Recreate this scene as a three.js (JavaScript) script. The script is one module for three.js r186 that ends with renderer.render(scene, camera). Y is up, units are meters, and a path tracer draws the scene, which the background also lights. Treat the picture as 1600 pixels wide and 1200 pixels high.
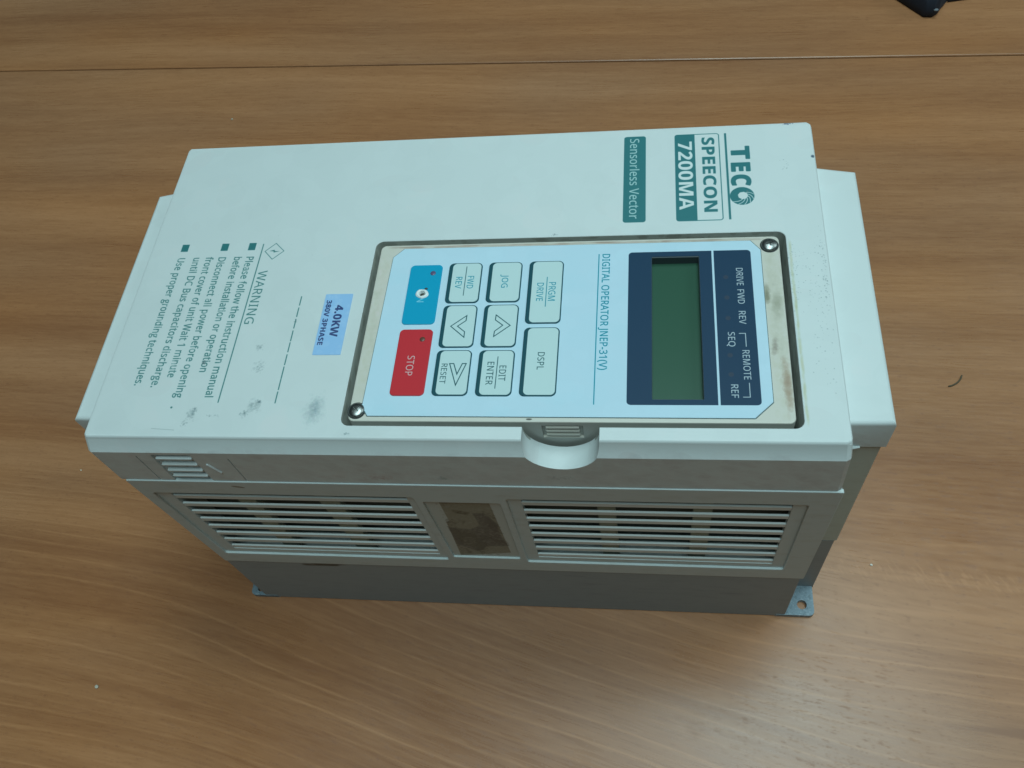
import * as THREE from 'three';
import { mergeGeometries, mergeVertices, toCreasedNormals } from 'three/addons/utils/BufferGeometryUtils.js';
import { RectAreaLightUniformsLib } from 'three/addons/lights/RectAreaLightUniformsLib.js';
import { Brush, Evaluator, SUBTRACTION } from 'three-bvh-csg';

// ---------------------------------------------------------------- camera, light, exposure
const W = 1024, HP = 768, MM = 0.001;
const scene = new THREE.Scene();
scene.background = new THREE.Color(0x000000);
const camera = new THREE.PerspectiveCamera(46.714, W / HP, 0.02, 20);
{
  const right = new THREE.Vector3(0.988224481, -0.130824960, -0.0793549355);
  const down = new THREE.Vector3(-0.000516815596, -0.521473240, 0.853267480);
  const fwd = new THREE.Vector3(-0.153010159, -0.843178800, -0.515400234);
  const m = new THREE.Matrix4().makeBasis(right, down.negate(), fwd.negate());
  camera.quaternion.setFromRotationMatrix(m);
  camera.position.set(68.6724 * MM, 432.4818 * MM, 207.046 * MM);
  camera.updateMatrixWorld();
}
const renderer = new THREE.WebGLRenderer({ antialias: true });
renderer.setSize(W, HP);
camera.focus = 0.35; camera.userData.fStop = 70;
renderer.toneMapping = THREE.LinearToneMapping;
renderer.toneMappingExposure = 1.07;
renderer.shadowMap.enabled = true;
renderer.shadowMap.type = THREE.PCFSoftShadowMap;
RectAreaLightUniformsLib.init();

const LIGHTS = [
  // name, position (m), aim, width, height, intensity, colour, label
  ['overhead_light', [0.30, 1.9, -0.37], [0.2, 0, -0.25], 0.95, 0.40, 9.4, [0.72, 0.97, 1.0], 'panel lamp over the rear edge of the table, mirrored in the wood'],
  ['overhead_light', [0.18, 2.7, 0.66], [0.1, 0, 0.25], 1.3, 1.2, 6.7, [0.72, 0.97, 1.0], 'unseen fill panel added over the front edge of the table'],  // added cool fill, no seen source; lightens the case front and slat tops
  ['side_lamp', [1.62, 1.35, -0.62], [0, 0.1, 0], 0.8, 0.8, 3.2, [0.74, 0.97, 1.0], 'square panel lamp standing off to the right of the table'],
];
function buildLamps() {
  LIGHTS.forEach(([name, p, aim, w, h, I, c, label], i) => {
    const root = new THREE.Group(); root.name = i === 1 ? `${name}_001` : name;
    root.position.set(...p); root.lookAt(...aim); scene.add(root);
    root.userData = { label, category: 'lamp' };
    const col = new THREE.Color().setRGB(...c);
    const glow = new THREE.Mesh(new THREE.BoxGeometry(w, h, 0.012), new THREE.MeshStandardMaterial({ color: 0xffffff, roughness: 0.6, emissive: col, emissiveIntensity: 0.4 }));
    glow.name = 'diffuser'; glow.position.z = -0.010; root.add(glow);
    const fr = [];
    for (const s of [-1, 1]) {
      const a = new THREE.BoxGeometry(w + 0.06, 0.028, 0.03); a.translate(0, s * (h / 2 + 0.0155), -0.012); fr.push(a);
      const b = new THREE.BoxGeometry(0.028, h, 0.03); b.translate(s * (w / 2 + 0.0155), 0, -0.012); fr.push(b);
    }
    const back = new THREE.BoxGeometry(w + 0.05, h + 0.05, 0.01); back.translate(0, 0, -0.034); fr.push(back);
    const frame = new THREE.Mesh(mergeGeometries(fr), new THREE.MeshStandardMaterial({ color: 0xdddddd, roughness: 0.5 }));
    frame.name = 'frame'; root.add(frame);
    const l = new THREE.RectAreaLight(col, I, w, h);
    l.name = 'panel_light'; l.position.set(0, 0, 0.002); l.rotation.y = Math.PI; root.add(l);
  });
}

// ---------------------------------------------------------------- helpers
let seed = 1234567;
function rnd() { seed = (seed * 1664525 + 1013904223) >>> 0; return seed / 4294967296; }
const sr = v => v <= 0.0031308 ? 12.92 * v : 1.055 * Math.pow(v, 1 / 2.4) - 0.055;
function css(c, a = 1) { return `rgba(${c.map(v => Math.round(255 * sr(Math.min(1, Math.max(0, v))))).join(',')},${a})`; }
const lin = (r, g, b) => new THREE.Color().setRGB(r, g, b);
function hash(x, y) { let h = (x * 374761393 + y * 668265263) | 0; h = Math.imul(h ^ (h >>> 13), 1274126177); return ((h ^ (h >>> 16)) >>> 0) / 4294967296; }
function vn(x, y) {
  const xi = Math.floor(x), yi = Math.floor(y); let u = x - xi, v = y - yi;
  u = u * u * (3 - 2 * u); v = v * v * (3 - 2 * v);
  const a = hash(xi, yi), b = hash(xi + 1, yi), c = hash(xi, yi + 1), d = hash(xi + 1, yi + 1);
  return a + (b - a) * u + (c - a) * v + (a - b - c + d) * u * v;
}
const fbm = (x, y, o = 3) => { let s = 0, a = 0.5, n = 0; for (let i = 0; i < o; i++) { s += a * vn(x + i * 17.3, y - i * 9.1); n += a; a *= 0.5; x *= 2.03; y *= 2.03; } return s / n; };

const H = 175.28;                       // top of the front cover, mm
const inv = new THREE.Group();          // the inverter, base on the table
inv.name = 'frequency_inverter';
inv.userData = { label: 'pale plastic frequency inverter with membrane keypad lying on its back on wooden table', category: 'inverter' };
scene.add(inv);

function mesh(name, geo, mat, parent) {
  const m = new THREE.Mesh(geo, mat); m.name = name; m.castShadow = m.receiveShadow = true; parent.add(m); return m;
}
const toM = g => { g.scale(MM, MM, MM); return g; };
function rr(x0, x1, z0, z1, r, n = 5) {  // rounded rectangle outline, list of [x, z]
  const p = []; const rs = Array.isArray(r) ? r : [r, r, r, r];
  const cs = [[x1, z1, -1, -1, 0], [x0, z1, 1, -1, 1], [x0, z0, 1, 1, 2], [x1, z0, -1, 1, 3]];
  for (const [cx, cz, sx, sz, q] of cs) {
    const rad = Math.max(rs[q], 1e-3);
    for (let i = 0; i <= n; i++) { const t = (q + i / n) * Math.PI / 2; p.push([cx + sx * rad + rad * Math.cos(t), cz + sz * rad + rad * Math.sin(t)]); }
  }
  return p;
}
// closed solid through rings of equal length ([x, y, z] each), bottom ring first, capped
function solid(rings, crease = 0.6) {
  const n = rings[0].length, pos = [], idx = [];
  rings.forEach(r => r.forEach(p => pos.push(...p)));
  for (let k = 0; k < rings.length - 1; k++) for (let i = 0; i < n; i++) {
    const a = k * n + i, b = k * n + (i + 1) % n, c = a + n, d = b + n; idx.push(a, c, b, b, c, d);
  }
  const cap = (k, flip) => {
    const r = rings[k], c = [0, 1, 2].map(j => r.reduce((s, p) => s + p[j], 0) / n), ci = pos.length / 3; pos.push(...c);
    for (let i = 0; i < n; i++) { const a = k * n + i, b = k * n + (i + 1) % n; flip ? idx.push(ci, a, b) : idx.push(ci, b, a); }
  };
  let g = new THREE.BufferGeometry(); g.setAttribute('position', new THREE.Float32BufferAttribute(pos, 3)); g.setIndex(idx.slice());
  g = toCreasedNormals(g, crease);
  idx.length = 0; cap(0, true); cap(rings.length - 1, false);
  const c = new THREE.BufferGeometry(); c.setAttribute('position', new THREE.Float32BufferAttribute(pos, 3)); c.setIndex(idx);
  const cf = c.toNonIndexed(); cf.computeVertexNormals();
  g = mergeGeometries([g, cf]);
  const P = g.attributes.position, N = g.attributes.normal, A = new THREE.Vector3(), B = new THREE.Vector3(), C = new THREE.Vector3(); let vol = 0;
  for (let i = 0; i < P.count; i += 3) { A.fromBufferAttribute(P, i); B.fromBufferAttribute(P, i + 1); C.fromBufferAttribute(P, i + 2); vol += A.dot(B.cross(C)); }
  if (vol < 0) for (let i = 0; i < P.count; i += 3) {
    for (const k of [P, N]) { A.fromBufferAttribute(k, i + 1); B.fromBufferAttribute(k, i + 2); k.setXYZ(i + 1, B.x, B.y, B.z); k.setXYZ(i + 2, A.x, A.y, A.z); }
  }
  if (vol < 0) for (let i = 0; i < N.count; i++) N.setXYZ(i, -N.getX(i), -N.getY(i), -N.getZ(i));
  return g;
}
// a rounded-rectangle plate from y0 to y1 with a rounded upper edge e
function plate(x0, x1, z0, z1, r, y0, y1, e = 0.3, steps = 3) {
  const ring = (d, y) => rr(x0 + d, x1 - d, z0 + d, z1 - d, Math.max(r - d, 0.05)).map(([x, z]) => [x, y, z]);
  const R = [ring(0, y0), ring(0, y1 - e)];
  for (let i = 1; i <= steps; i++) { const t = i / steps * Math.PI / 2; R.push(ring(e * (1 - Math.cos(t)), y1 - e + e * Math.sin(t))); }
  return solid(R, 0.5);
}
// a box in mm with all edges chamfered, c wide
function cbox(x0, x1, y0, y1, z0, z1, c = 0.4) {
  const ring = (d, y) => rr(x0 + d, x1 - d, z0 + d, z1 - d, 0.8 * c + 0.02, 2).map(([x, z]) => [x, y, z]);
  return solid([ring(c, y0), ring(0, y0 + c), ring(0, y1 - c), ring(c, y1)], 0.35);
}
function box(x0, x1, y0, y1, z0, z1) { const g = new THREE.BoxGeometry(x1 - x0, y1 - y0, z1 - z0); g.translate((x0 + x1) / 2, (y0 + y1) / 2, (z0 + z1) / 2); return g; }
function planarUV(g, f) {               // uv from position and normal
  const p = g.attributes.position, n = g.attributes.normal, uv = new Float32Array(p.count * 2);
  for (let i = 0; i < p.count; i++) { const [u, v] = f(p.getX(i), p.getY(i), p.getZ(i), n.getX(i), n.getY(i), n.getZ(i)); uv[2 * i] = u; uv[2 * i + 1] = v; }
  g.setAttribute('uv', new THREE.BufferAttribute(uv, 2)); return g;
}
const ev = new Evaluator(); ev.attributes = ['position', 'normal']; ev.useGroups = false;
function cut(g, ...tools) {
  let a = new Brush(strip(g)); a.updateMatrixWorld();
  for (const t of tools) { const b = new Brush(strip(t)); b.updateMatrixWorld(); a = ev.evaluate(a, b, SUBTRACTION); }
  const r = a.geometry; const o = new THREE.BufferGeometry();
  const gg = r.index ? r.toNonIndexed() : r;
  const cnt = gg.drawRange.count === Infinity ? gg.attributes.position.count : Math.min(gg.drawRange.count, gg.attributes.position.count);
  for (const k of ['position', 'normal']) o.setAttribute(k, new THREE.Float32BufferAttribute(gg.attributes[k].array.slice(0, cnt * 3), 3));
  return o;
}
function strip(g) { const o = g.index ? g.toNonIndexed() : g.clone(); for (const k of Object.keys(o.attributes)) if (k !== 'position' && k !== 'normal') o.deleteAttribute(k); o.clearGroups(); return o; }
function canvasTex(w, h, draw) {
  const c = document.createElement('canvas'); c.width = w; c.height = h; const x = c.getContext('2d'); draw(x, w, h);
  const t = new THREE.CanvasTexture(c); t.colorSpace = THREE.SRGBColorSpace; t.anisotropy = 8; t.wrapS = t.wrapT = THREE.ClampToEdgeWrapping; return t;
}
// lettering that runs along +z with its tops towards +x; baseline at x, from z0 to z1, capital height cap (all mm)
function text(x, str, bx, z0, z1, cap, font, fill, o = {}) {
  x.save(); x.translate(bx, z0); x.rotate(Math.PI / 2);
  x.font = font.replace('$', '100px'); const w = x.measureText(str).width, ch = 72;
  x.scale((z1 - z0) / w, cap / ch); x.fillStyle = fill; x.textBaseline = 'alphabetic'; x.fillText(str, 0, 0);
  if (o.stroke) { x.strokeStyle = fill; x.lineWidth = o.stroke; x.lineJoin = 'round'; x.strokeText(str, 0, 0); }
  x.restore();
}
const KEYS = [[-6.3, 6.5, -4.5, 14.3], [9.0, 21.7, -4.5, 14.2], [-6.3, 6.5, 15.3, 34.0], [9.0, 21.8, 15.3, 34.0], [-6.3, 6.5, 35.1, 54.0], [9.1, 21.9, 35.2, 54.1], [24.3, 37.2, -4.6, 23.9], [24.4, 37.2, 25.6, 54.1]];
const PLASTIC = [0.590, 0.655, 0.660], TEAL = [0.018, 0.155, 0.172];

// ---------------------------------------------------------------- the table
function woodTexture() {
  const w = 2048, h = 1664, x0 = -0.56, z0 = -0.52, sx = 0.94 / w, sz = 0.76 / h;
  const d = new Uint8Array(w * h * 4), ru = new Uint8Array(w * h * 4);
  const ca = Math.cos(0.060), sa = Math.sin(0.060);
  const pal = [[0.265, 0.117, 0.054], [0.345, 0.163, 0.076], [0.425, 0.210, 0.102]];
  for (let j = 0; j < h; j++) for (let i = 0; i < w; i++) {
    const X = (x0 + i * sx) * 1000, Z = (z0 + j * sz) * 1000;
    let a = X * ca + Z * sa, b = -X * sa + Z * ca;
    const back = b < -334.5 ? 1 : 0; if (back) { a += 613; b += 377; }
    const fr = back ? 0 : Math.min(1, Math.max(0, (b + 20) / 90));               // in front the figure runs aslant
    b += -fr * 46 * Math.tanh((a - 10) / 165) + 14 * (fbm(a / 260, b / 170, 2) - 0.5) + 2.2 * (vn(a / 60, b / 20) - 0.5);
    const broad = fbm(a / 330 + 3, b / 26, 3), band = fbm(a / 160, b / 7.5, 2), fine = fbm(a / 52 + 7, b / 1.8, 2), hair = vn(a / 13, b / 0.55);
    let t = 0.5 + 0.84 * (broad - 0.5) + 0.32 * (band - 0.5) + 0.26 * (fine - 0.5) + 0.26 * (hair - 0.5) + 0.19 * (vn(a / 5, b / 0.8) - 0.5);
    const ringp = (b + 26 * fbm(a / 300 + 5, b / 95, 2)) / 9.2, rf = ringp - Math.floor(ringp);
    t += (0.03 + 0.46 * fr) * Math.exp(-Math.pow((rf - 0.5) / 0.055, 2)) * (0.2 + 1.1 * Math.max(0, vn(a / 110, Math.floor(ringp) * 3.7) - 0.15)) - 0.05 * fr * Math.exp(-Math.pow((rf - 0.72) / 0.16, 2));
    const pore = vn(a / 3.2, b / 0.42); if (pore > 0.78) t -= (pore - 0.78) * 1.7;
    const st = (X - 226) / 20, sb = (Z - 119.2 - 0.04 * (X - 215)) / 1.7; // the dark streak low on the right
    t -= 0.75 * Math.exp(-st * st - sb * sb);
    const fm = Math.exp(-Math.pow((Z - 46 - 0.10 * (X - 160)) / 5.5, 2)) * Math.min(1, Math.max(0, (X - 140) / 25));   // a band of short slanting flecks right of the case
    if (fm > 0.05) { const q = vn((X - 0.55 * Z) / 1.15, Z / 3.1); t += fm * (q > 0.62 ? (q - 0.62) * 1.5 : q < 0.3 ? (q - 0.3) * 0.8 : 0); }
    t = Math.min(1, Math.max(0, t));
    const k = t < 0.5 ? 0 : 1, f = t < 0.5 ? t * 2 : t * 2 - 1, o = 4 * (j * w + i);
    const hue = (fbm(a / 120 + 40, b / 45, 2) - 0.5) * 0.22;
    for (let c = 0; c < 3; c++) { let v = pal[k][c] + (pal[k + 1][c] - pal[k][c]) * f; v *= 1 + hue * [0.6, 0, -1][c]; d[o + c] = Math.round(255 * sr(v)); }
    d[o + 3] = 255;
    const rgh = 0.30 + 0.10 * (fbm(X / 30, Z / 30, 3) - 0.5) + (pore > 0.8 ? 0.08 : 0) + 0.05 * (hair - 0.5);
    ru[o] = 0; ru[o + 1] = Math.round(255 * rgh); ru[o + 2] = 0; ru[o + 3] = 255;
  }
  const mk = (data, cs) => { const t = new THREE.DataTexture(data, w, h); t.wrapS = t.wrapT = THREE.MirroredRepeatWrapping; t.magFilter = THREE.LinearFilter; t.minFilter = THREE.LinearMipmapLinearFilter; t.generateMipmaps = true; if (cs) t.colorSpace = cs; t.needsUpdate = true; return t; };
  return { map: mk(d, THREE.SRGBColorSpace), rough: mk(ru), uv: (x, y, z) => [(x - x0) / 0.94, (z - z0) / 0.76] };
}
{
  const wt = woodTexture();
  const wood = new THREE.MeshPhysicalMaterial({ map: wt.map, roughnessMap: wt.rough, roughness: 1, specularIntensity: 1.0 });
  const table = new THREE.Group(); table.name = 'table'; table.userData = { kind: 'structure' }; scene.add(table);
  const ang = -0.060;   // the boards run a little aslant of the case
  const seam = -334.5;
  const board = (z0, z1) => {
    const g = solid([[0, -26], [0, -0.8], [0.25, -0.3], [0.8, 0]].map(([e, y]) => rr(-900 + e, 800 - e, z0 + e, z1 - e, 1.5, 2).map(([x, z]) => [x * Math.cos(ang) + z * Math.sin(ang), y, -x * Math.sin(ang) + z * Math.cos(ang)])), 0.25);
    toM(g); return planarUV(g, wt.uv);
  };
  mesh('board', board(seam + 0.55, 640), wood, table);
  mesh('board', board(seam - 620, seam - 0.55), wood, table);
  const spline = box(-880, 780, -16, -12, seam - 0.3, seam + 0.3); spline.rotateY(ang);
  mesh('spline', planarUV(toM(spline), wt.uv), wood, table);
  const under = box(-880, 780, -30, -27, seam - 300, seam + 300); under.rotateY(ang);
  mesh('underside_batten', planarUV(toM(under), wt.uv), wood, table);
}

// ---------------------------------------------------------------- front cover
const CX0 = -150, CZ0 = -80, CS = 2048 / 300;    // cover sheet: x from -150, z from -80, 300 mm square; the skirt is unrolled below z = 90
const coverSheet = canvasTex(2048, 2048, (x, w, h) => {
  x.fillStyle = css(PLASTIC); x.fillRect(0, 0, w, h);
  x.setTransform(CS, 0, 0, CS, -CX0 * CS, -CZ0 * CS);
  // faint mottling of the moulded plastic
  for (let i = 0; i < 900; i++) { const s = 2 + 9 * rnd(), d = rnd() < 0.5; x.fillStyle = d ? 'rgba(255,255,255,0.012)' : 'rgba(70,80,70,0.012)'; x.beginPath(); x.ellipse(-150 + 300 * rnd(), -80 + 300 * rnd(), s, s * (0.4 + 0.6 * rnd()), rnd() * 3, 0, 7); x.fill(); }
  const T = css(TEAL), B = 'bold $ sans-serif', N = '$ sans-serif';
  // maker's name with its shutter emblem
  text(x, 'T', 100.3, -59.4, -52.6, 6.6, B, T, { stroke: 7 }); text(x, 'E', 100.1, -51.3, -45.6, 6.7, B, T, { stroke: 7 }); text(x, 'C', 99.8, -44.6, -38.4, 6.9, B, T, { stroke: 7 });
  x.fillStyle = T; x.beginPath(); x.arc(103.2, -33.3, 4.5, 0, 7); x.fill();
  x.fillStyle = css(PLASTIC); x.beginPath(); for (let k = 0; k < 8; k++) { const t = k / 8 * 6.283 + 0.2; x[k ? 'lineTo' : 'moveTo'](103.5 + 1.9 * Math.cos(t), -33.5 + 1.9 * Math.sin(t)); } x.fill();
  x.strokeStyle = css(PLASTIC); x.lineWidth = 0.26;
  for (let k = 0; k < 6; k++) { const t = -0.9 + k * 0.52; x.beginPath(); x.moveTo(103.5 + 1.8 * Math.cos(t), -33.5 + 1.8 * Math.sin(t)); x.quadraticCurveTo(103.4 + 3.3 * Math.cos(t + 0.25), -33.4 + 3.3 * Math.sin(t + 0.25), 103.2 + 4.4 * Math.cos(t + 0.75), -33.3 + 4.4 * Math.sin(t + 0.75)); x.stroke(); }
  x.fillStyle = T; x.fillRect(97.9, -67, 0.8, 45.2);
  // model plate, printed
  x.lineWidth = 0.35; x.strokeStyle = T; x.beginPath(); x.roundRect(78.75, -67.0, 17.0, 45.3, 1); x.stroke();
  x.beginPath(); x.roundRect(78.6, -67.2, 7.8, 45.7, [1, 0, 0, 1]); x.fill();
  text(x, 'SPEECON', 89.0, -65.4, -25.0, 4.9, B, T, { stroke: 2 });
  text(x, '7200MA', 79.9, -63.4, -27.2, 5.4, B, css([0.60, 0.68, 0.68]));
  x.fillStyle = T; x.beginPath(); x.roundRect(58.6, -67.2, 8.6, 45.6, 1.1); x.fill();
  text(x, 'Sensorless Vector', 60.9, -66.2, -23.4, 3.7, N, css([0.36, 0.55, 0.55]));
  // warning notice
  const G = css([0.03, 0.16, 0.16], 0.9), GD = css([0.03, 0.17, 0.18]);
  x.strokeStyle = G; x.lineWidth = 0.28; x.beginPath(); x.moveTo(-78.3, -15.9); x.lineTo(-82.1, -11.9); x.lineTo(-78.2, -7.8); x.lineTo(-74.2, -11.9); x.closePath(); x.stroke();
  x.fillStyle = G; x.beginPath(); x.moveTo(-80.3, -12.0); x.lineTo(-78.2, -12.6); x.lineTo(-78.0, -11.9); x.lineTo(-75.9, -11.9); x.lineTo(-78.3, -11.2); x.lineTo(-78.5, -11.8); x.fill();
  text(x, 'WARNING', -82.3, -2.2, 23.7, 3.7, N, G);
  x.fillStyle = G; x.fillRect(-83.75, -15.8, 0.42, 73.4);
  for (let k = 0; k < 9; k++) { x.fillRect(-62.25, 10.7 + k * 5.28, 0.42, 4.2 + 1.0 * rnd()); }
  for (const bx of [-89.6, -101.2, -118.3]) { x.fillStyle = GD; x.fillRect(bx, -16.4, 3.0, 3.7); }
  const P = [['Please follow the instruction manual', -89.2, 55.6], ['before installation or operation', -94.3, 44.9], ['Disconnect all power before opening', -100.9, 55.6], ['front cover of unit Wait 1 minute', -106.3, 47.1], ['until DC Bus capacitors discharge.', -111.6, 51.4], ['Use proper grounding techniques.', -118.3, 50.6]];
  for (const [s, bx, z1] of P) text(x, s, bx, -9.7, z1, 3.15, N, G, { stroke: 2.6 });
  x.fillStyle = G; x.beginPath(); x.arc(-100.8, 59.6, 0.4, 0, 7); x.fill();
  // rubbed places in the print
  for (let i = 0; i < 420; i++) { const px = -119 + 34 * rnd(), pz = -10 + 62 * rnd(); x.fillStyle = css(PLASTIC, 0.12 + 0.26 * rnd()); x.beginPath(); x.ellipse(px, pz, 0.2 + 0.9 * rnd(), 0.2 + 0.8 * rnd(), rnd() * 3, 0, 7); x.fill(); }
  // scuffs, smudges and specks, each where it is
  const speck = (cx, cz, sx, sz, n, r, al, col = [0.10, 0.16, 0.17]) => { for (let i = 0; i < n; i++) { const g = () => rnd() + rnd() + rnd() - 1.5; x.fillStyle = css(col, al * (0.4 + 0.6 * rnd())); x.beginPath(); x.ellipse(cx + sx * g(), cz + sz * g(), r * (0.3 + 0.7 * rnd()), r * (0.3 + 0.7 * rnd()), rnd() * 3, 0, 7); x.fill(); } };
  speck(-47.0, 60.4, 3.2, 5.4, 420, 0.8, 0.036); speck(-46.4, 59.0, 2.2, 3.6, 200, 0.6, 0.042);
  speck(-69.5, 58.8, 2.2, 2.2, 110, 0.6, 0.10); speck(-68.0, 57.0, 0.7, 0.7, 22, 0.4, 0.34); speck(-72.5, 62.0, 1.6, 1.4, 50, 0.4, 0.24);
  speck(-92.4, 62.3, 1.7, 2.2, 90, 0.5, 0.13); speck(-91.5, 60.5, 0.9, 1.0, 26, 0.4, 0.26); speck(-94.0, 66.0, 1.2, 1.2, 26, 0.35, 0.22);
  speck(-71.5, 42.5, 2.0, 2.6, 60, 0.5, 0.15); speck(-73.5, 34.0, 1.5, 1.5, 40, 0.5, 0.13); speck(-84, 63, 2.2, 0.5, 26, 0.3, 0.2);
  speck(118.5, 6, 3.0, 14, 60, 0.24, 0.45); speck(126, 22, 4.0, 30, 90, 0.26, 0.4); speck(129.5, 4, 1.2, 18, 60, 0.28, 0.5); speck(120, -3, 4, 6, 40, 0.24, 0.34);
  speck(105.2, -35.8, 0.25, 0.3, 8, 0.35, 0.8); speck(122.6, -70.8, 1.6, 0.4, 26, 0.45, 0.6, [0.10, 0.13, 0.2]); speck(128, -71.6, 1.8, 0.3, 24, 0.35, 0.5, [0.10, 0.13, 0.25]); speck(130.6, -52.6, 0.4, 0.6, 16, 0.5, 0.8, [0.06, 0.1, 0.14]); speck(120, -48, 2, 3, 12, 0.25, 0.5);
  speck(-84, -2, 40, 20, 60, 0.22, 0.22); speck(0, -40, 70, 16, 70, 0.2, 0.14); speck(-34, 69.6, 1.2, 0.4, 14, 0.3, 0.45); speck(33, -16.6, 1, 0.5, 10, 0.3, 0.5);
  speck(-62.0, 22.0, 0.5, 0.8, 16, 0.25, 0.5); speck(-93.5, 40.5, 0.8, 0.9, 22, 0.4, 0.55);
  x.strokeStyle = css([0.2, 0.27, 0.27], 0.5); x.lineWidth = 0.22; x.beginPath(); x.moveTo(-106, 68.2); x.lineTo(-97, 68.8); x.stroke();
  // yellowed rim of the keypad opening on the right
  for (let i = 0; i < 260; i++) { x.fillStyle = css([0.40, 0.40, 0.20], 0.03 + 0.05 * rnd()); x.beginPath(); x.ellipse(118.2 + 0.7 * rnd(), -10 + 74 * rnd(), 0.4, 0.7 + 1.8 * rnd(), 0, 0, 7); x.fill(); }
  // groove shade painted into the keypad opening walls, mottled (their strip lies along the foot of the sheet)
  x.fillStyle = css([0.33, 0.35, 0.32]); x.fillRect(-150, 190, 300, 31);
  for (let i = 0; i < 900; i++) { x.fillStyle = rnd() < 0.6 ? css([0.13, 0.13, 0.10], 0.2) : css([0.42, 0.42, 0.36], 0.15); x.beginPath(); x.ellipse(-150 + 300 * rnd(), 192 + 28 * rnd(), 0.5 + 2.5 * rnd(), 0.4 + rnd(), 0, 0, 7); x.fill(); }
  // grime on the skirt (unrolled at z = 95 + depth below the top)
  for (let i = 0; i < 1500; i++) { const s = 0.6 + 3.4 * rnd(); x.fillStyle = rnd() < 0.6 ? css([0.25, 0.24, 0.20], 0.035) : css([0.42, 0.36, 0.30], 0.04); x.beginPath(); x.ellipse(-140 + 285 * rnd(), 100 + 30 * rnd(), s, s * (0.3 + 0.5 * rnd()), rnd() * 0.6, 0, 7); x.fill(); }
  speck(-27, 118, 5, 2.4, 90, 0.9, 0.07, [0.3, 0.16, 0.15]); speck(-4, 118, 1.8, 1.2, 40, 0.6, 0.12); speck(39, 116, 6, 2, 60, 0.5, 0.1);
});
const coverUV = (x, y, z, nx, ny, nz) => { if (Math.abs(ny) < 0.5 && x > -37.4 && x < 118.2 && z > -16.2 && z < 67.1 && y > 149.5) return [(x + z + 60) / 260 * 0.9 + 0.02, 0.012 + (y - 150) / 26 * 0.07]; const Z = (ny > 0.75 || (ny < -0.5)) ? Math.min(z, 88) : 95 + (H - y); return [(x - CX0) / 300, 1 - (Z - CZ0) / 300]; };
const plastic = new THREE.MeshStandardMaterial({ map: coverSheet, roughness: 0.52 });
const shearX = g => { const p = g.attributes.position; for (let i = 0; i < p.count; i++) if (p.getX(i) > 120) p.setX(i, p.getX(i) + Math.max(0, H - p.getY(i)) * 0.045); return g; };
{
  // section across the case (z, y), front edge rounded, both long sides alike
  const half = [[75, 147.2], [75, 169.6]];
  for (let i = 0; i <= 5; i++) { const t = i / 5; half.push([71.95 - 0.45 * t - 0.7 * (1 - Math.cos(t * Math.PI / 2)), 174.0 + 1.28 * Math.sin(t * Math.PI / 2)]); }
  half.push([69.8, H]);
  const sec = [...half, ...half.slice().reverse().map(([z, y]) => [-z, y])];
  const ring = (x, d) => sec.map(([z, y]) => [x, y > 174 ? y - d * 0.5 : y, z * (1 - d / 75)]);
  let body = solid([ring(-131.6, 1.6), ring(-131.2, 0.7), ring(-130.2, 0), ring(129.8, 0), ring(131.2, 0.8), ring(131.6, 1.8)], 0.36);
  const hole = (e, y) => rr(-36.6 - e, 117.4 + e, -15.4 - e, 66.4 + e, 3.0 + e, 6).map(([x, z]) => [x, y, z]);
  const recess = solid([hole(0, 150), hole(0, H - 0.3), hole(0.08, H - 0.14), hole(0.26, H - 0.02), hole(0.3, H + 1)], 0.5);
  const sc = []; for (let i = 0; i <= 28; i++) { const t = Math.PI + i / 28 * Math.PI; sc.push([39.55 + 12.85 * Math.cos(t), H - 0.5 + 13.8 * Math.sin(t)]); } sc.push([52.7, H + 3], [26.4, H + 3]);
  const scoop = solid([62, 90].map(z => sc.map(([x, y]) => [x, y, z])), 0.5);
  const tools = [recess, scoop, box(-114.35, -113.85, 140, 166.8, 74.4, 80), box(-79.75, -79.25, 140, 165.4, 74.4, 80), box(-108.2, -92.9, 140, 167.9, 74.0, 80)];
  body = cut(body, ...tools);
  shearX(body);
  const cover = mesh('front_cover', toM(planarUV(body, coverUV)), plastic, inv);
  { const L = 7.6, g = cbox(-L / 2, L / 2, -0.42, 0.42, 74.6, 75.55, 0.25); g.rotateZ(Math.atan2(-7.0, 2.9)); g.translate(-87.9, 157.7, 0); mesh('arrow_mark', toM(planarUV(g, coverUV)), plastic, cover); }
  for (const y of [165.2, 160.4, 155.7, 151.2]) { const r = cbox(-107.3, -93.4, y - 1.15, y + 0.35, 73.7, 75.25, 0.35); mesh('grip_ridge', toM(planarUV(r, coverUV)), plastic, cover); }
}
{
  const t = canvasTex(256, 640, (x, w, h) => {
    x.fillStyle = css([0.275, 0.49, 0.76]); x.fillRect(0, 0, w, h); x.setTransform(w / 10.7, 0, 0, h / 27.5, 0, 0);
    text(x, '4.0KW', 4.9, 5.2, 19.5, 3.1, 'bold $ sans-serif', css([0.022, 0.045, 0.16]), { stroke: 3 }); text(x, '380V 3PHASE', 0.95, 2.8, 23.4, 2.0, 'bold $ sans-serif', css([0.022, 0.045, 0.16]), { stroke: 3 });
    for (let i = 0; i < 60; i++) { x.fillStyle = 'rgba(255,255,255,0.05)'; x.beginPath(); x.arc(11 * rnd(), 28 * rnd(), 0.2 + rnd(), 0, 7); x.fill(); }
  });
  const g = plate(-52.4, -41.7, 10.0, 37.5, 0.3, H + 0.02, H + 0.16, 0.05, 1);
  planarUV(g, (x, y, z) => [(x + 52.4) / 10.7, 1 - (z - 10) / 27.5]);
  const s = mesh('rating_sticker', toM(g), new THREE.MeshStandardMaterial({ map: t, roughness: 0.5 }), inv);
  s.userData.label = 'small blue rating sticker left of the keypad';
}

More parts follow.
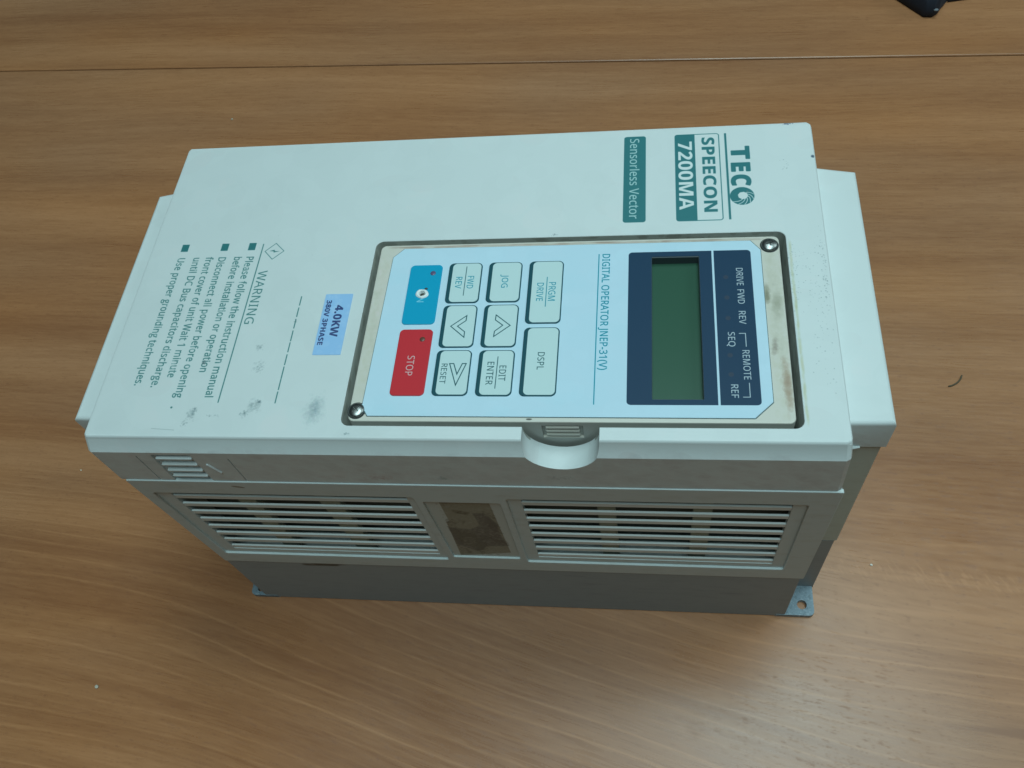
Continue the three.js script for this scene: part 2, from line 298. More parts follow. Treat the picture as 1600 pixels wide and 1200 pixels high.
// ---------------------------------------------------------------- chassis with its vents
const chassisTex = canvasTex(1536, 640, (x, w, h) => {
  x.fillStyle = css([0.525, 0.605, 0.605]); x.fillRect(0, 0, w, h); const s = w / 300; x.setTransform(s, 0, 0, s, 150 * s, 0);
  for (let i = 0; i < 2600; i++) { const r = 0.5 + 4 * rnd() * rnd(); x.fillStyle = rnd() < 0.55 ? css([0.26, 0.22, 0.15], 0.045) : css([0.70, 0.70, 0.64], 0.03); x.beginPath(); x.ellipse(-150 + 300 * rnd(), 125 * rnd(), r * (1 + rnd()), r * 0.6, 0, 0, 7); x.fill(); }
  x.fillStyle = css([0.08, 0.07, 0.05], 0.4); x.beginPath(); x.ellipse(-86, 125 - 89 + 0, 2.4, 0.6, 0.3, 0, 7); x.fill();
  x.fillStyle = css([0.09, 0.08, 0.05], 0.6); x.beginPath(); x.ellipse(-85, 100 - 92 + 4.3, 2.6, 0.7, 0.25, 0, 7); x.fill();
});
const chassisMat = new THREE.MeshStandardMaterial({ map: chassisTex, roughness: 0.55 });
const chUV = (x, y, z, nx, ny, nz) => [(x + 150) / 300, 1 - (150 - y + 5) / 125];
const front = g => { const p = g.attributes.position; for (let i = 0; i < p.count; i++) p.setZ(i, p.getZ(i) + 73 + 2.5 * (p.getY(i) - 54) / 93); g.computeVertexNormals(); return g; };
function holedPlate(outer, holes, z0, z1, bev) {
  const sh = new THREE.Shape(outer.map(p => new THREE.Vector2(...p)));
  for (const h of holes) sh.holes.push(new THREE.Path(h.map(p => new THREE.Vector2(...p))));
  let g = new THREE.ExtrudeGeometry(sh, { depth: z1 - z0 - bev, bevelEnabled: bev > 0, bevelThickness: bev, bevelSize: bev, bevelOffset: -bev, bevelSegments: 2, curveSegments: 4 });
  g.translate(0, 0, z0); const p = g.attributes.position;
  return toCreasedNormals(front(strip(g)), 0.35);
}
let chassis;
{
  const VL = [-117.7, -22.0], VR = [21.5, 118.7], VT = 133.2, VB = 69.5;
  const rim = [rr(-123.6, -18.8, 65.2, 135.4, 1.2, 3), rr(16.4, 123.6, 65.2, 135.4, 1.2, 3)];
  const label = rr(-15.9, 13.6, 69.0, 131.2, 1.0, 3);
  const outer = rr(-128.8, 133.4, 54, 147, 0.6, 2);
  const g1 = holedPlate(outer, [...rim, label], -1.3, 0, 0.3);
  const g2 = holedPlate(rr(-128.4, 133.0, 54.3, 146.7, 0.6, 2), [rr(VL[0], VL[1], VB, VT, 0.5, 2), rr(VR[0], VR[1], VB, VT, 0.5, 2)], -3.2, -1.0, 0.15);
  // shell behind the front plate: floor, top, ends and a dark inner wall, plus the end blocks
  const parts = [g1, g2];
  const deep = box(-128.2, 132.8, 54.4, 146.4, -72, 58); parts.push(strip(deep));
  for (const [a, b] of [[-128.3, -124.5], [129, 132.9], [-19.5, 17]]) parts.push(front(strip(box(a, b, 54.5, 146.5, -16, -3.3))));
  parts.push(front(strip(box(-124.4, 128.9, 143.0, 146.5, -16, -3.4)))); parts.push(front(strip(box(-124.4, 128.9, 54.5, 58, -16, -3.4))));
  chassis = mesh('chassis', toM(planarUV(mergeGeometries(parts), chUV)), chassisMat, inv);
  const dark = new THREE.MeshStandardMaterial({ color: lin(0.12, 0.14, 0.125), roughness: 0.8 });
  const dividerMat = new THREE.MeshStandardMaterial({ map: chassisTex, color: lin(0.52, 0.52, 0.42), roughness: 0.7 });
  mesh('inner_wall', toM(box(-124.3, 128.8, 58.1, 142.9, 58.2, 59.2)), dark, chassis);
  const slatMat = new THREE.MeshStandardMaterial({ color: lin(0.66, 0.715, 0.70), roughness: 0.5 });
  const slat = (x0, x1, y) => front(strip(cbox(x0 - 0.6, x1 + 0.6, y - 3.0, y, -2.15, -1.25, 0.16)));
  for (let i = 0; i < 8; i++) {
    const y = 130.2 - 8.2 * i;
    for (const [a, b] of [VL, VR]) mesh('slat', toM(planarUV(toCreasedNormals(slat(a, b, y), 0.6), chUV)), slatMat, chassis);
  }
  for (const [a, b] of [[-95.6, -88.4], [-61.2, -53.2], [49.0, 55.8], [84.9, 91.8]]) mesh('divider', toM(planarUV(front(strip(box(a, b, 60, 136, -6.5, -4.2))), chUV)), dividerMat, chassis);
  // the worn name plate between the vents
  const lt = canvasTex(320, 640, (x, w, h) => {
    x.fillStyle = css([0.50, 0.54, 0.51]); x.fillRect(0, 0, w, h); const s = w / 30; x.setTransform(s, 0, 0, s, 0, 0);
    x.fillStyle = css([0.27, 0.258, 0.195]); x.beginPath(); x.moveTo(5.6, 1); x.lineTo(25.6, 1.4); x.lineTo(26.5, 55); x.lineTo(3, 60); x.lineTo(4.4, 22); x.lineTo(5.8, 20); x.closePath(); x.fill();
    const blob = (pts, c, a) => { for (let k = 0; k < 5; k++) { x.fillStyle = css(c, a); x.beginPath(); pts.forEach(([px, py], i) => x[i ? 'lineTo' : 'moveTo'](px + 1.2 * (rnd() - 0.5), py + 2.2 * (rnd() - 0.5))); x.closePath(); x.fill(); } };
    blob([[9, 9], [16, 11], [14.5, 13], [10, 12]], [0.11, 0.095, 0.06], 0.30);
    blob([[17, 12], [22, 11], [24.5, 20], [26, 24], [24, 29], [26.5, 44], [26.6, 47], [17, 48], [12, 55], [4, 46], [4.2, 27], [13, 29], [18, 24]], [0.13, 0.122, 0.10], 0.28);
    blob([[5, 30], [14, 30], [15, 52], [7, 46]], [0.15, 0.135, 0.10], 0.22); blob([[18, 14], [22, 13], [25, 24], [25, 46], [19, 46], [20, 28]], [0.14, 0.125, 0.10], 0.22);
    for (let i = 0; i < 2600; i++) { const r = 0.1 + 0.9 * rnd() * rnd(), px = 4 + 22 * rnd(), py = 2 + 56 * rnd(), q = fbm(px / 5, py / 7 + 3, 3); x.fillStyle = q > 0.52 ? css([0.10, 0.092, 0.075], 0.2) : css([0.36, 0.35, 0.30], 0.15); x.beginPath(); x.arc(px, py, r, 0, 7); x.fill(); }
  });
  const nameplate = front(strip(box(-15.6, 13.3, 69.2, 130.9, -1.28, -0.9)));
  planarUV(nameplate, (x, y) => [(x + 15.6) / 29.0, 1 - (130.9 - y) / 61.7]);
  mesh('name_plate', toM(nameplate), new THREE.MeshStandardMaterial({ map: lt, roughness: 0.7 }), chassis).userData.label = 'stained bare name plate between the vents';
}
// end covers: the two lower steps at either end of the case
{
  const endShape = (x0, x1, sgn) => {
    const pts = [[x0, -57], [x1, -52.5], [x1 + 0.6 * sgn, 59.8], [x0, 60]];
    const o = pts.map(p => p.slice());
    const ring = (d, y) => {                                     // outer long edge and front edge rounded
      const xo = (x, z) => z; const r = [];
      const c = [[x0, -57 + d], [x1 - sgn * d, -52.5 + d], [x1 - sgn * d, 59.8 - d], [x0, 60 - d]];
      const P = []; for (let i = 0; i < 4; i++) { const a = c[i], b = c[(i + 1) % 4]; for (let k = 0; k < 6; k++) P.push([a[0] + (b[0] - a[0]) * k / 6, y, a[1] + (b[1] - a[1]) * k / 6]); }
      return P;
    };
    return solid([ring(0.6, 149.8), ring(0.1, 150.4), ring(0, 165.2), ring(0.22, 165.95), ring(0.66, 166.45), ring(1.3, 166.7)], 0.5);
  };
  const rightEnd = mesh('end_cover', toM(planarUV(endShape(126, 148.0, 1), coverUV)), plastic, inv);
  mesh('end_cover', toM(planarUV(endShape(-124, -144.4, -1), coverUV)), plastic, inv);
  const grey = new THREE.MeshStandardMaterial({ map: chassisTex, color: lin(0.92, 0.86, 0.76), roughness: 0.65 });
  for (const [a, b] of [[130, 147.0], [-143.4, -127]]) mesh('end_wall', toM(planarUV(cbox(a, b, 62, 150.5, -52, 58.6, 0.5), chUV)), grey, inv);
  const lug = solid([[[133.2, 148.9, 58], [139.6, 150.9, 58], [133.2, 151.2, 58]], [[133.2, 149.1, 61.6], [139.2, 151.0, 60.5], [133.2, 151.2, 61.6]]], 0.2);
  mesh('snap_lug', toM(planarUV(lug, coverUV)), plastic, rightEnd);
}
// ---------------------------------------------------------------- heat sink with mounting ears
{
  const t = canvasTex(1024, 256, (x, w, h) => {
    x.fillStyle = css([0.275, 0.315, 0.33]); x.fillRect(0, 0, w, h); const s = w / 300; x.setTransform(s, 0, 0, s, 150 * s, 0);
    for (let i = 0; i < 3000; i++) { const r = 0.3 + 3 * rnd() * rnd(); x.fillStyle = rnd() < 0.5 ? css([0.08, 0.08, 0.07], 0.05) : css([0.34, 0.36, 0.36], 0.04); x.beginPath(); x.ellipse(-150 + 300 * rnd(), 75 * rnd(), r * 2.2, r * 0.5, 0, 0, 7); x.fill(); }
    for (let i = 0; i < 60; i++) { x.fillStyle = css([0.05, 0.048, 0.035], 0.22); x.beginPath(); x.ellipse(-82 + 12 * (rnd() + rnd() - 1), 7 + 2.6 * rnd(), 1.5 + 2 * rnd(), 0.7, 0, 0, 7); x.fill(); }
  });
  const m = new THREE.MeshStandardMaterial({ map: t, roughness: 0.55, metalness: 0.0 });
  const uv = (x, y) => [(x + 150) / 300, 1 - (60 - y) / 75];
  const g = [cbox(-128.6, 132.2, 0.4, 53.9, -70, 72.6, 0.5)];
  for (const [a, b] of [[125, 146.2], [-142.6, -125]]) g.push(cbox(a, b, 0.6, 61.9, -58, 58.4, 0.4));
  const hs = mesh('heat_sink', toM(planarUV(mergeGeometries(g), uv)), m, inv);
  const earT = canvasTex(256, 256, (x, w) => { x.fillStyle = css([0.17, 0.235, 0.275]); x.fillRect(0, 0, w, w); for (let i = 0; i < 700; i++) { x.fillStyle = rnd() < 0.5 ? css([0.07, 0.10, 0.12], 0.3) : css([0.36, 0.45, 0.48], 0.3); x.beginPath(); x.arc(w * rnd(), w * rnd(), 1 + 9 * rnd() * rnd(), 0, 7); x.fill(); } }); earT.wrapS = earT.wrapT = THREE.RepeatWrapping;
  const em = new THREE.MeshStandardMaterial({ map: earT, roughness: 0.5, metalness: 0.3 });
  for (const [sx, sz] of [[1, 1], [-1, 1], [1, -1], [-1, -1]]) {
    const cx = sx > 0 ? 140.2 : -131.6, cz = sz * (sx > 0 ? 67.6 : 69.0), hr = sx > 0 ? 2.25 : 1.9;
    const sh = new THREE.Shape(rr(sx > 0 ? 126 : -136.4, sx > 0 ? 145.6 : -120, sx > 0 ? 56 : 65.2, 72.8, [2.4, 2.4, 1, 1], 4).map(([a, b]) => new THREE.Vector2(a, sz * b)));
    sh.holes.push(new THREE.Path(Array.from({ length: 24 }, (_, i) => new THREE.Vector2(cx + hr * Math.cos(i / 24 * 6.2832), cz + hr * Math.sin(i / 24 * 6.2832)))));
    const e = new THREE.ExtrudeGeometry(sh, { depth: 2.8, bevelEnabled: false, curveSegments: 4 });
    e.rotateX(Math.PI / 2); e.translate(0, 2.9, 0);
    const eg = toCreasedNormals(strip(e), 0.5); planarUV(eg, (x, y, z) => [x / 20, z / 20]);
    mesh('mounting_ear', toM(eg), em, hs);
  }
}
// ---------------------------------------------------------------- keypad
{
  const KB = H - 1.5, KF = H - 1.2;
  const FX0 = -40, FZ0 = -20, FW = 160, FH = 90, fs = 2048 / FW;
  const FILM = [0.485, 0.665, 0.765], KEYC = [0.505, 0.66, 0.665], INK = [0.014, 0.075, 0.095], CY = [0.006, 0.25, 0.35];
  const film = canvasTex(2048, 1152, (x, w, h) => {
    x.fillStyle = css(FILM); x.fillRect(0, 0, w, h); x.setTransform(fs, 0, 0, fs, -FX0 * fs, -FZ0 * fs);
    for (let i = 0; i < 260; i++) { x.fillStyle = rnd() < 0.5 ? 'rgba(150,225,225,0.035)' : 'rgba(255,255,255,0.02)'; const s = 2 + 6 * rnd(); x.beginPath(); x.ellipse(-40 + 160 * rnd(), -20 + 90 * rnd(), s, s * 0.7, 0, 0, 7); x.fill(); }
    const N = '$ sans-serif';
    for (const [x0, x1, z0, z1] of KEYS) {
      x.fillStyle = css(INK); x.beginPath(); x.roundRect(x0, z0, x1 - x0, z1 - z0, 1.9); x.fill();
      x.fillStyle = css(KEYC); x.beginPath(); x.roundRect(x0 + 1.5, z0 + 0.40, x1 - x0 - 1.9, z1 - z0 - 0.80, 1.7); x.fill();
    }
    const C = css(CY), K = css([0.018, 0.085, 0.10]);
    text(x, 'FWD', 1.3, 1.6, 7.9, 2.5, N, C); text(x, 'REV', -3.1, 1.9, 7.7, 2.5, N, C); x.fillStyle = K; x.fillRect(0.35, -2.7, 0.26, 13.7);
    text(x, 'JOG', 14.4, 1.8, 7.9, 2.5, N, C); text(x, 'PRGM', 32.1, 5.2, 14.3, 2.6, N, C); text(x, 'DRIVE', 27.8, 5.4, 14.2, 2.5, N, C); x.fillStyle = css([0.02, 0.24, 0.32]); x.fillRect(31.2, 3.0, 0.3, 13.6);
    text(x, 'DSPL', 30.0, 36.0, 43.6, 2.5, N, K); text(x, 'EDIT', 16.9, 41.5, 48.1, 2.5, N, K); text(x, 'ENTER', 12.5, 39.9, 49.7, 2.5, N, K); x.fillStyle = K; x.fillRect(15.85, 38.0, 0.28, 13.2); text(x, 'RESET', -3.9, 40.6, 49.2, 2.2, N, K);
    x.strokeStyle = K; x.lineWidth = 0.34; x.lineJoin = 'miter';
    const poly = p => { x.beginPath(); p.forEach(([a, b], i) => x[i ? 'lineTo' : 'moveTo'](a, b)); x.closePath(); x.stroke(); };
    poly([[2.9, 20.1], [-2.6, 24.8], [2.8, 29.7], [2.8, 27.3], [-0.1, 24.8], [2.8, 22.4]]);
    poly([[13.7, 20.0], [19.2, 24.7], [13.6, 29.5], [13.7, 27.2], [16.5, 24.6], [13.6, 22.2]]);
    poly([[-1.1, 40.9], [4.9, 40.9], [2.0, 49.8]].slice(0, 1).concat([[0.4, 40.9], [2.0, 45.3], [3.5, 40.9], [4.9, 40.9], [2.0, 49.8]]));
    x.fillStyle = css([0.004, 0.315, 0.51]); x.beginPath(); x.roundRect(-21.4, -3.9, 12.5, 27.6, 1.7); x.fill();
    x.fillStyle = css([0.53, 0.032, 0.042]); x.beginPath(); x.roundRect(-21.3, 25.9, 12.4, 28.1, 1.7); x.fill();
    text(x, 'STOP', -16.8, 37.3, 46.0, 2.7, N, css([0.60, 0.42, 0.42])); 
    x.save(); x.beginPath(); x.rect(-18.4, 12.2, 5, 3); x.clip(); text(x, 'RUN', -16.9, 6.4, 14.1, 2.7, N, css([0.30, 0.62, 0.75], 0.8)); x.restore();
    text(x, 'DIGITAL OPERATOR JNEP-31(V)', 51.4, -7.9, 43.6, 2.75, N, C, { stroke: 2 }); x.fillStyle = C; x.fillRect(49.9, -7.6, 0.36, 64.8);
    x.fillStyle = css([0.015, 0.046, 0.090]); x.beginPath(); x.roundRect(61.0, -8.0, 43.8, 65.3, 1.4); x.fill();
    x.fillStyle = css(FILM); x.fillRect(90.95, -8.1, 0.75, 65.5);
    const Wt = css([0.42, 0.50, 0.55]);
    text(x, 'DRIVE', 99.3, 0, 8.3, 2.4, N, Wt); text(x, 'FWD', 99.3, 9.6, 16.4, 2.4, N, Wt); text(x, 'REV', 99.3, 19.0, 24.9, 2.4, N, Wt);
    text(x, 'SEQ', 95.2, 28.0, 34.4, 2.4, N, Wt); text(x, 'REF', 95.3, 49.0, 54.6, 2.4, N, Wt); text(x, 'REMOTE', 99.7, 35.4, 47.6, 2.4, N, Wt);
    x.strokeStyle = Wt; x.lineWidth = 0.28; x.beginPath(); x.moveTo(98.9, 28.8); x.lineTo(101.1, 28.8); x.lineTo(101.1, 34.3); x.moveTo(101.3, 48.7); x.lineTo(101.3, 54.2); x.lineTo(99.0, 54.2); x.stroke();
    x.fillStyle = css([0.035, 0.055, 0.085]); for (const z of [4.3, 13.4, 22.3, 37.7, 45.4]) { x.beginPath(); x.arc(95.6, z, 0.9, 0, 7); x.fill(); }
  });
  const filmUV = (x, y, z) => [(x - FX0) / FW, 1 - (z - FZ0) / FH];
  const filmMat = new THREE.MeshPhysicalMaterial({ map: film, roughness: 0.45, specularIntensity: 0.35 });
  const bezelTex = canvasTex(1024, 576, (x, w, h) => {
    x.fillStyle = css([0.57, 0.565, 0.50]); x.fillRect(0, 0, w, h); const s = w / FW; x.setTransform(s, 0, 0, s, -FX0 * s, -FZ0 * s);
    const st = (cx, cz, sx, sz, n, c, a) => { for (let i = 0; i < n; i++) { const g = () => rnd() + rnd() + rnd() - 1.5; x.fillStyle = css(c, a); x.beginPath(); x.ellipse(cx + sx * g(), cz + sz * g(), 0.3 + rnd(), 0.3 + 1.4 * rnd(), 0, 0, 7); x.fill(); } };
    st(112, 20, 3, 40, 700, [0.38, 0.36, 0.26], 0.05); st(112.6, 16, 1.6, 5, 160, [0.32, 0.30, 0.25], 0.06); st(109.3, 12, 0.4, 4, 60, [0.20, 0.18, 0.14], 0.10); st(113.6, 50, 1.0, 9, 160, [0.34, 0.25, 0.16], 0.1); st(110.6, 34, 0.6, 3, 24, [0.18, 0.16, 0.13], 0.10);
    st(-32, 20, 3, 36, 400, [0.42, 0.40, 0.34], 0.05); st(-32, 10, 3, 20, 120, [0.66, 0.62, 0.58], 0.08);
    for (let i = 0; i < 240; i++) { x.fillStyle = css([0.30, 0.2, 0.16], 0.16 * rnd()); x.beginPath(); x.ellipse(-30 + 140 * rnd(), -13.6 + 0.6 * rnd(), 1 + 4 * rnd(), 0.4, 0, 0, 7); x.fill(); }
    x.fillStyle = css([0.40, 0.415, 0.38]); x.fillRect(-40, 66.4, 160, 3.6);  // darker strip for the bezel sides: shade of the gap put into the colour
    x.fillStyle = css([0.06, 0.06, 0.05], 0.9); x.beginPath(); x.ellipse(28.6, 62.8, 1.0, 0.35, 0, 0, 7); x.fill(); 
  });
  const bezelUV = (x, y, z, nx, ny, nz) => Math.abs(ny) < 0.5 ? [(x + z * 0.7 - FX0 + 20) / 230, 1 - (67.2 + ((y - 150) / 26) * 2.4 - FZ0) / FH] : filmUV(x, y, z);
  const bezelMat = new THREE.MeshStandardMaterial({ map: bezelTex, roughness: 0.5 });
  let bz = (() => { const ring = (d, y) => rr(-34.9 + d, 115.3 - d, -14.6 + d, 63.9 - d, 2.2 - Math.min(d, 1.6), 5).map(([x, z]) => [x, y, z]); return solid([ring(-0.2, 151), ring(0, KB - 0.55), ring(0.08, KB - 0.25), ring(0.25, KB - 0.07), ring(0.6, KB)], 0.5); })();
  const LX0 = 69.4, LX1 = 86.5, LZ0 = -5.8, LZ1 = 55.2;
  bz = cut(bz, box(LX0, LX1, H - 5, H + 5, LZ0, LZ1), box(32.6, 46.6, 163.4, 171.6, 63.0, 70), box(-17.0, -13.6, H - 3, H + 3, 8.2, 11.6));
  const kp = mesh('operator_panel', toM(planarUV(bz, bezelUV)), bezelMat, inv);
  kp.userData.label = 'yellowed keypad unit set into the cover';
  for (const y of [170.6, 168.25, 165.8]) mesh('grip_ridge', toM(planarUV(cbox(33.9, 45.3, y - 1.2, y, 62.8, 64.1, 0.2), filmUV)), bezelMat, kp);
  // printed membrane with a window over the display
  {
    const o = [[-25.3, -12.4], [-29.2, -8.2], [-30.4, 58.0], [-27.9, 61.9], [102.4, 62.1], [108.5, 56.0], [108.4, -8.0], [105.0, -12.4]];
    const sh = new THREE.Shape(o.map(p => new THREE.Vector2(...p)));
    sh.holes.push(new THREE.Path(rr(LX0, LX1, LZ0, LZ1, 0.4, 3).map(p => new THREE.Vector2(...p))));
    sh.holes.push(new THREE.Path(Array.from({ length: 20 }, (_, i) => new THREE.Vector2(-15.3 + 1.3 * Math.cos(i / 20 * 6.2832), 9.9 + 1.3 * Math.sin(i / 20 * 6.2832)))));
    const g = new THREE.ExtrudeGeometry(sh, { depth: 0.22, bevelEnabled: true, bevelThickness: 0.04, bevelSize: 0.05, bevelOffset: -0.05, bevelSegments: 1 });
    g.rotateX(Math.PI / 2); g.translate(0, KB + 0.27, 0);
    const gg = strip(g); gg.computeVertexNormals(); planarUV(gg, filmUV);
    mesh('membrane', toM(gg), filmMat, kp);
    const edge = new THREE.ExtrudeGeometry((() => { const s2 = new THREE.Shape(o.map(([a, b]) => new THREE.Vector2(39 + (a - 39) * 1.0035, 25 + (b - 25) * 1.0065))); s2.holes.push(new THREE.Path(o.map(([a, b]) => new THREE.Vector2(39 + (a - 39) * 0.999, 25 + (b - 25) * 0.999)))); return s2; })(), { depth: 0.05, bevelEnabled: false });
    edge.rotateX(Math.PI / 2); edge.translate(0, KB + 0.07, 0);
    mesh('glue_line', toM(strip(edge)), new THREE.MeshStandardMaterial({ color: lin(0.10, 0.15, 0.15), roughness: 0.8 }), kp).userData.label = 'thin dark glue line round the membrane';
  }
  const KEYLAB = ['white key for direction', 'white jog key', 'white key with left arrow', 'white key with right arrow', 'white reset key', 'white enter key', 'long white programme key', 'long white display key'];
  KEYS.forEach(([x0, x1, z0, z1], i) => { const k = mesh('key', toM(planarUV(plate(x0, x1, z0, z1, 1.9, KB + 0.2, KF + 0.42, 0.3), filmUV)), filmMat, kp); k.userData.label = KEYLAB[i]; });
  const hole = (() => { const p = []; for (let i = 0; i < 20; i++) p.push([-15.3 + 1.35 * Math.cos(i / 20 * 6.2832), 9.9 + 1.35 * Math.sin(i / 20 * 6.2832)]); return solid([p.map(([a, b]) => [a, H - 4, b]), p.map(([a, b]) => [a, H + 3, b])], 0.5); })();
  mesh('key', toM(planarUV(cut(plate(-21.4, -8.9, -3.9, 23.7, 1.7, KB + 0.2, KF + 0.42, 0.3), hole), filmUV)), filmMat, kp).userData.label = 'blue key with a hole worn through it';
  mesh('key', toM(planarUV(plate(-21.3, -8.9, 25.9, 54.0, 1.7, KB + 0.2, KF + 0.42, 0.3), filmUV)), filmMat, kp).userData.label = 'red stop key';
  {
    const pr = [[1.0, -0.8], [1.15, 0.35], [1.5, 0.72], [1.9, 0.62], [2.25, 0.3], [2.35, 0.1]].map(p => new THREE.Vector2(...p));
    const g = new THREE.LatheGeometry(pr, 22); const p = g.attributes.position;
    for (let i = 0; i < p.count; i++) { const a = Math.atan2(p.getZ(i), p.getX(i)), r = Math.hypot(p.getX(i), p.getZ(i)); const f = r > 1.3 ? 1 + 0.10 * Math.sin(2 * a + 1) + 0.03 * Math.sin(5 * a) : 1; p.setX(i, p.getX(i) * f); p.setZ(i, p.getZ(i) * f); }
    g.computeVertexNormals(); g.translate(-15.3, KF + 0.25, 9.9);
    mesh('torn_edge', toM(g), new THREE.MeshStandardMaterial({ color: lin(0.74, 0.80, 0.80), roughness: 0.6, side: THREE.DoubleSide }), kp).userData.label = 'white torn rim of the hole in the blue key';
    const sp = new THREE.SphereGeometry(0.55, 10, 6); sp.scale(1.2, 0.5, 0.9); sp.translate(-14.0, KF + 0.5, 7.6);
    mesh('torn_flake', toM(sp), new THREE.MeshStandardMaterial({ color: lin(0.03, 0.05, 0.06), roughness: 0.6 }), kp);
  }
  for (const [x, z, c] of [[-12.3, 0.2, [0.10, 0.085, 0.17]], [-12.4, 30.4, [0.13, 0.05, 0.035]]]) {
    const g = new THREE.SphereGeometry(1.05, 16, 8, 0, 6.2832, 0, Math.PI / 2); g.scale(1, 0.28, 1); g.translate(x, KF + 0.4, z);
    mesh('indicator_lamp', toM(g), new THREE.MeshStandardMaterial({ color: lin(...c), roughness: 0.35 }), kp);
  }
  {
    const g = box(LX0 - 1, LX1 + 1, H - 6, H - 4.9, LZ0 - 1, LZ1 + 1);
    mesh('display_screen', toM(g), new THREE.MeshPhysicalMaterial({ color: lin(0.030, 0.090, 0.058), roughness: 0.3, specularIntensity: 0.5 }), kp).userData.label = 'blank olive green liquid crystal screen';
    const w = 0.5, rim = [box(LX0 - w, LX0 - 0.02, H - 4.88, KB - 0.06, LZ0, LZ1), box(LX1 - 0.12, LX1 - 0.02, H - 4.88, KB + 0.15, LZ0 + 0.02, LZ1 - 0.02), box(LX0 + 0.02, LX0 + 0.12, H - 4.88, KB + 0.15, LZ0 + 0.02, LZ1 - 0.02), box(LX0 + 0.14, LX1 - 0.14, H - 4.88, KB + 0.15, LZ0 + 0.02, LZ0 + 0.5), box(LX0 + 0.14, LX1 - 0.14, H - 4.88, KB + 0.1, LZ1 - 0.2, LZ1 - 0.02)].slice(1);
    mesh('display_surround', toM(mergeGeometries(rim.map(strip))), new THREE.MeshStandardMaterial({ color: lin(0.05, 0.07, 0.08), roughness: 0.55 }), kp);
  }
  const steel = new THREE.MeshStandardMaterial({ color: lin(0.34, 0.36, 0.35), roughness: 0.36, metalness: 1 });
  const darkSteel = new THREE.MeshStandardMaterial({ color: lin(0.03, 0.035, 0.035), roughness: 0.7 });
  for (const [x, z, turn] of [[111.7, -10.1, 0.3], [-32.1, 59.8, 0.9]]) {
    const pr = []; for (let i = 0; i <= 8; i++) { const t = i / 8 * Math.PI / 2; pr.push(new THREE.Vector2(2.85 * Math.sin(t) + 0.001, 0.15 + 1.15 * Math.cos(t))); } pr.push(new THREE.Vector2(2.9, -0.2), new THREE.Vector2(0.001, -0.2));
    let g = strip(new THREE.LatheGeometry(pr.reverse(), 32));
    const c1 = new THREE.BoxGeometry(2.5, 2, 0.55), c2 = new THREE.BoxGeometry(0.55, 2, 2.5); c1.rotateY(turn); c2.rotateY(turn); c1.translate(0, 1.45, 0); c2.translate(0, 1.45, 0);
    const core = new THREE.CylinderGeometry(0.75, 0.3, 1.6, 10); core.translate(0, 1.1, 0);
    g = cut(g, c1, c2, core);
    const s = new THREE.Mesh(toM(g), steel); s.name = 'screw'; s.castShadow = s.receiveShadow = true; s.position.set(x * MM, (KB + 0.2) * MM, z * MM); kp.add(s);
    const ringG = new THREE.RingGeometry(2.75, 3.35, 32); ringG.rotateX(-Math.PI / 2); ringG.translate(x, KB + 0.035, z);
    mesh('screw_seat', toM(ringG), darkSteel, kp);
  }
  // the unit stands flush with the cover, its sizes as measured at that height
  const done = new Set();
  kp.traverse(o => {
    if (!o.isMesh || done.has(o.geometry)) return; done.add(o.geometry);
    if (o.name === 'screw') { o.position.set(o.position.x * 0.995 + 0.00035, o.position.y + 0.0013, o.position.z * 0.995 + 0.00104); return; }
    o.geometry.scale(0.995, 1, 0.995); o.geometry.translate(0.00035, 0.0013, 0.00104);
  });
}
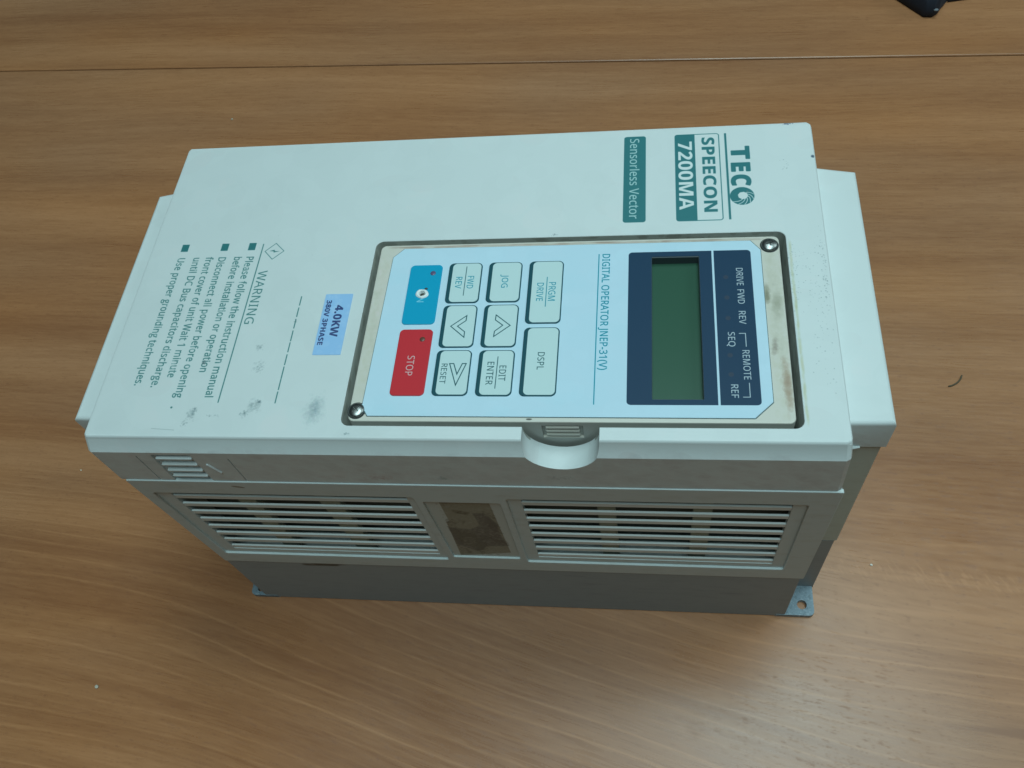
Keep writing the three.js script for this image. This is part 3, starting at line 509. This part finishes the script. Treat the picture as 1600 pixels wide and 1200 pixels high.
// ---------------------------------------------------------------- small things on the table
{
  const pouch = new THREE.Group(); pouch.name = 'cloth_pouch'; pouch.position.set(0.262, 0, -0.40);
  pouch.userData = { label: 'dark navy folded cloth pouch at the far right edge of the table', category: 'pouch' }; scene.add(pouch);
  const base = [[-52, -42], [-17, 20], [-2, 40.5], [4, 41.3], [8, 38], [15, 25], [40, -4], [60, -60], [0, -85]];
  const cloth = new THREE.MeshPhysicalMaterial({ color: lin(0.012, 0.018, 0.032), roughness: 0.85, sheen: 0.4, sheenColor: lin(0.05, 0.07, 0.11), sheenRoughness: 0.5 });
  const ring = (f, y, k) => { const p = []; for (let i = 0; i < base.length; i++) { const a = base[i], b = base[(i + 1) % base.length]; for (let j = 0; j < 6; j++) { const t = j / 6, x = a[0] + (b[0] - a[0]) * t, z = a[1] + (b[1] - a[1]) * t; const n = 1.6 * (vn(x / 9 + k, z / 9 + y / 6) - 0.5); p.push([x * f + n, y + 0.9 * n * (y > 3 ? 1 : 0), z * f + n]); } } return p; };
  mesh('pouch_body', toM(solid([ring(0.97, 0.1, 0), ring(1, 1.2, 1), ring(1.0, 6, 2), ring(0.97, 12, 3), ring(0.9, 17, 4), ring(0.78, 19.5, 5)], 0.9)), cloth, pouch);
  const fl = [[16, 25], [36, 22.6], [62, 16], [80, -20], [40, -40], [20, 0]];
  mesh('flap', toM(solid([[0.98, 0.1], [1, 1.0], [0.98, 4.0], [0.92, 5.2]].map(([f, y]) => { const p = []; for (let i = 0; i < fl.length; i++) { const a = fl[i], b = fl[(i + 1) % fl.length]; for (let j = 0; j < 4; j++) p.push([45 + (a[0] + (b[0] - a[0]) * j / 4 - 45) * f, y, (a[1] + (b[1] - a[1]) * j / 4) * f]); } return p; }), 0.9)), cloth, pouch);
  const frayed = new THREE.SphereGeometry(1.6, 10, 6); frayed.scale(1.1, 0.5, 0.7); frayed.translate(4.5, 6.4, 40.6);
  mesh('frayed_corner', toM(frayed), new THREE.MeshStandardMaterial({ color: lin(0.16, 0.18, 0.2), roughness: 0.9 }), pouch);
  const cv = new THREE.CatmullRomCurve3([[226.6, 0.5, -55.4], [228.6, 0.6, -56.0], [231.2, 0.7, -57.6], [233.2, 0.7, -59.8], [234.4, 0.6, -62.2]].map(p => new THREE.Vector3(...p)));
  const lint = mesh('thread', toM(new THREE.TubeGeometry(cv, 24, 0.42, 7)), new THREE.MeshStandardMaterial({ color: lin(0.09, 0.075, 0.045), roughness: 0.8 }), scene);
  lint.userData = { label: 'short curved dark thread lying right of the case', category: 'thread' };
  const crumb = (x, z, r, label, c) => {
    const g = new THREE.IcosahedronGeometry(r, 1), p = g.attributes.position; for (let i = 0; i < p.count; i++) { const f = 0.8 + 0.4 * hash(Math.round(p.getX(i) * 50), Math.round(p.getY(i) * 70 + p.getZ(i) * 30)); p.setXYZ(i, p.getX(i) * f, p.getY(i) * f * 0.7, p.getZ(i) * f); }
    g.computeVertexNormals(); g.translate(0, r * 0.6, 0);
    const m = mesh('crumb', toM(g), new THREE.MeshStandardMaterial({ color: lin(...c), roughness: 0.7 }), scene); m.position.set(x * MM, 0, z * MM); m.userData = { label, category: 'crumb' };
  };
  crumb(-260.3, 1.8, 0.45, 'white crumb on the table beside the left end of the case', [0.75, 0.72, 0.6]);
  crumb(-208.1, 122.4, 0.9, 'pale crumb near the bottom left corner of the table view', [0.5, 0.48, 0.40]);
  crumb(174.8, 45.8, 0.6, 'white crumb on the table right of the mounting ear', [0.7, 0.68, 0.6]);
  crumb(-241.3, -290.3, 0.8, 'pale crumb behind the left end of the case near the seam', [0.42, 0.38, 0.30]);
  scene.children.filter(o => o.name === 'crumb').forEach((o, i) => { if (i) o.name = `crumb_00${i}`; });
}
buildLamps();
renderer.render(scene, camera);
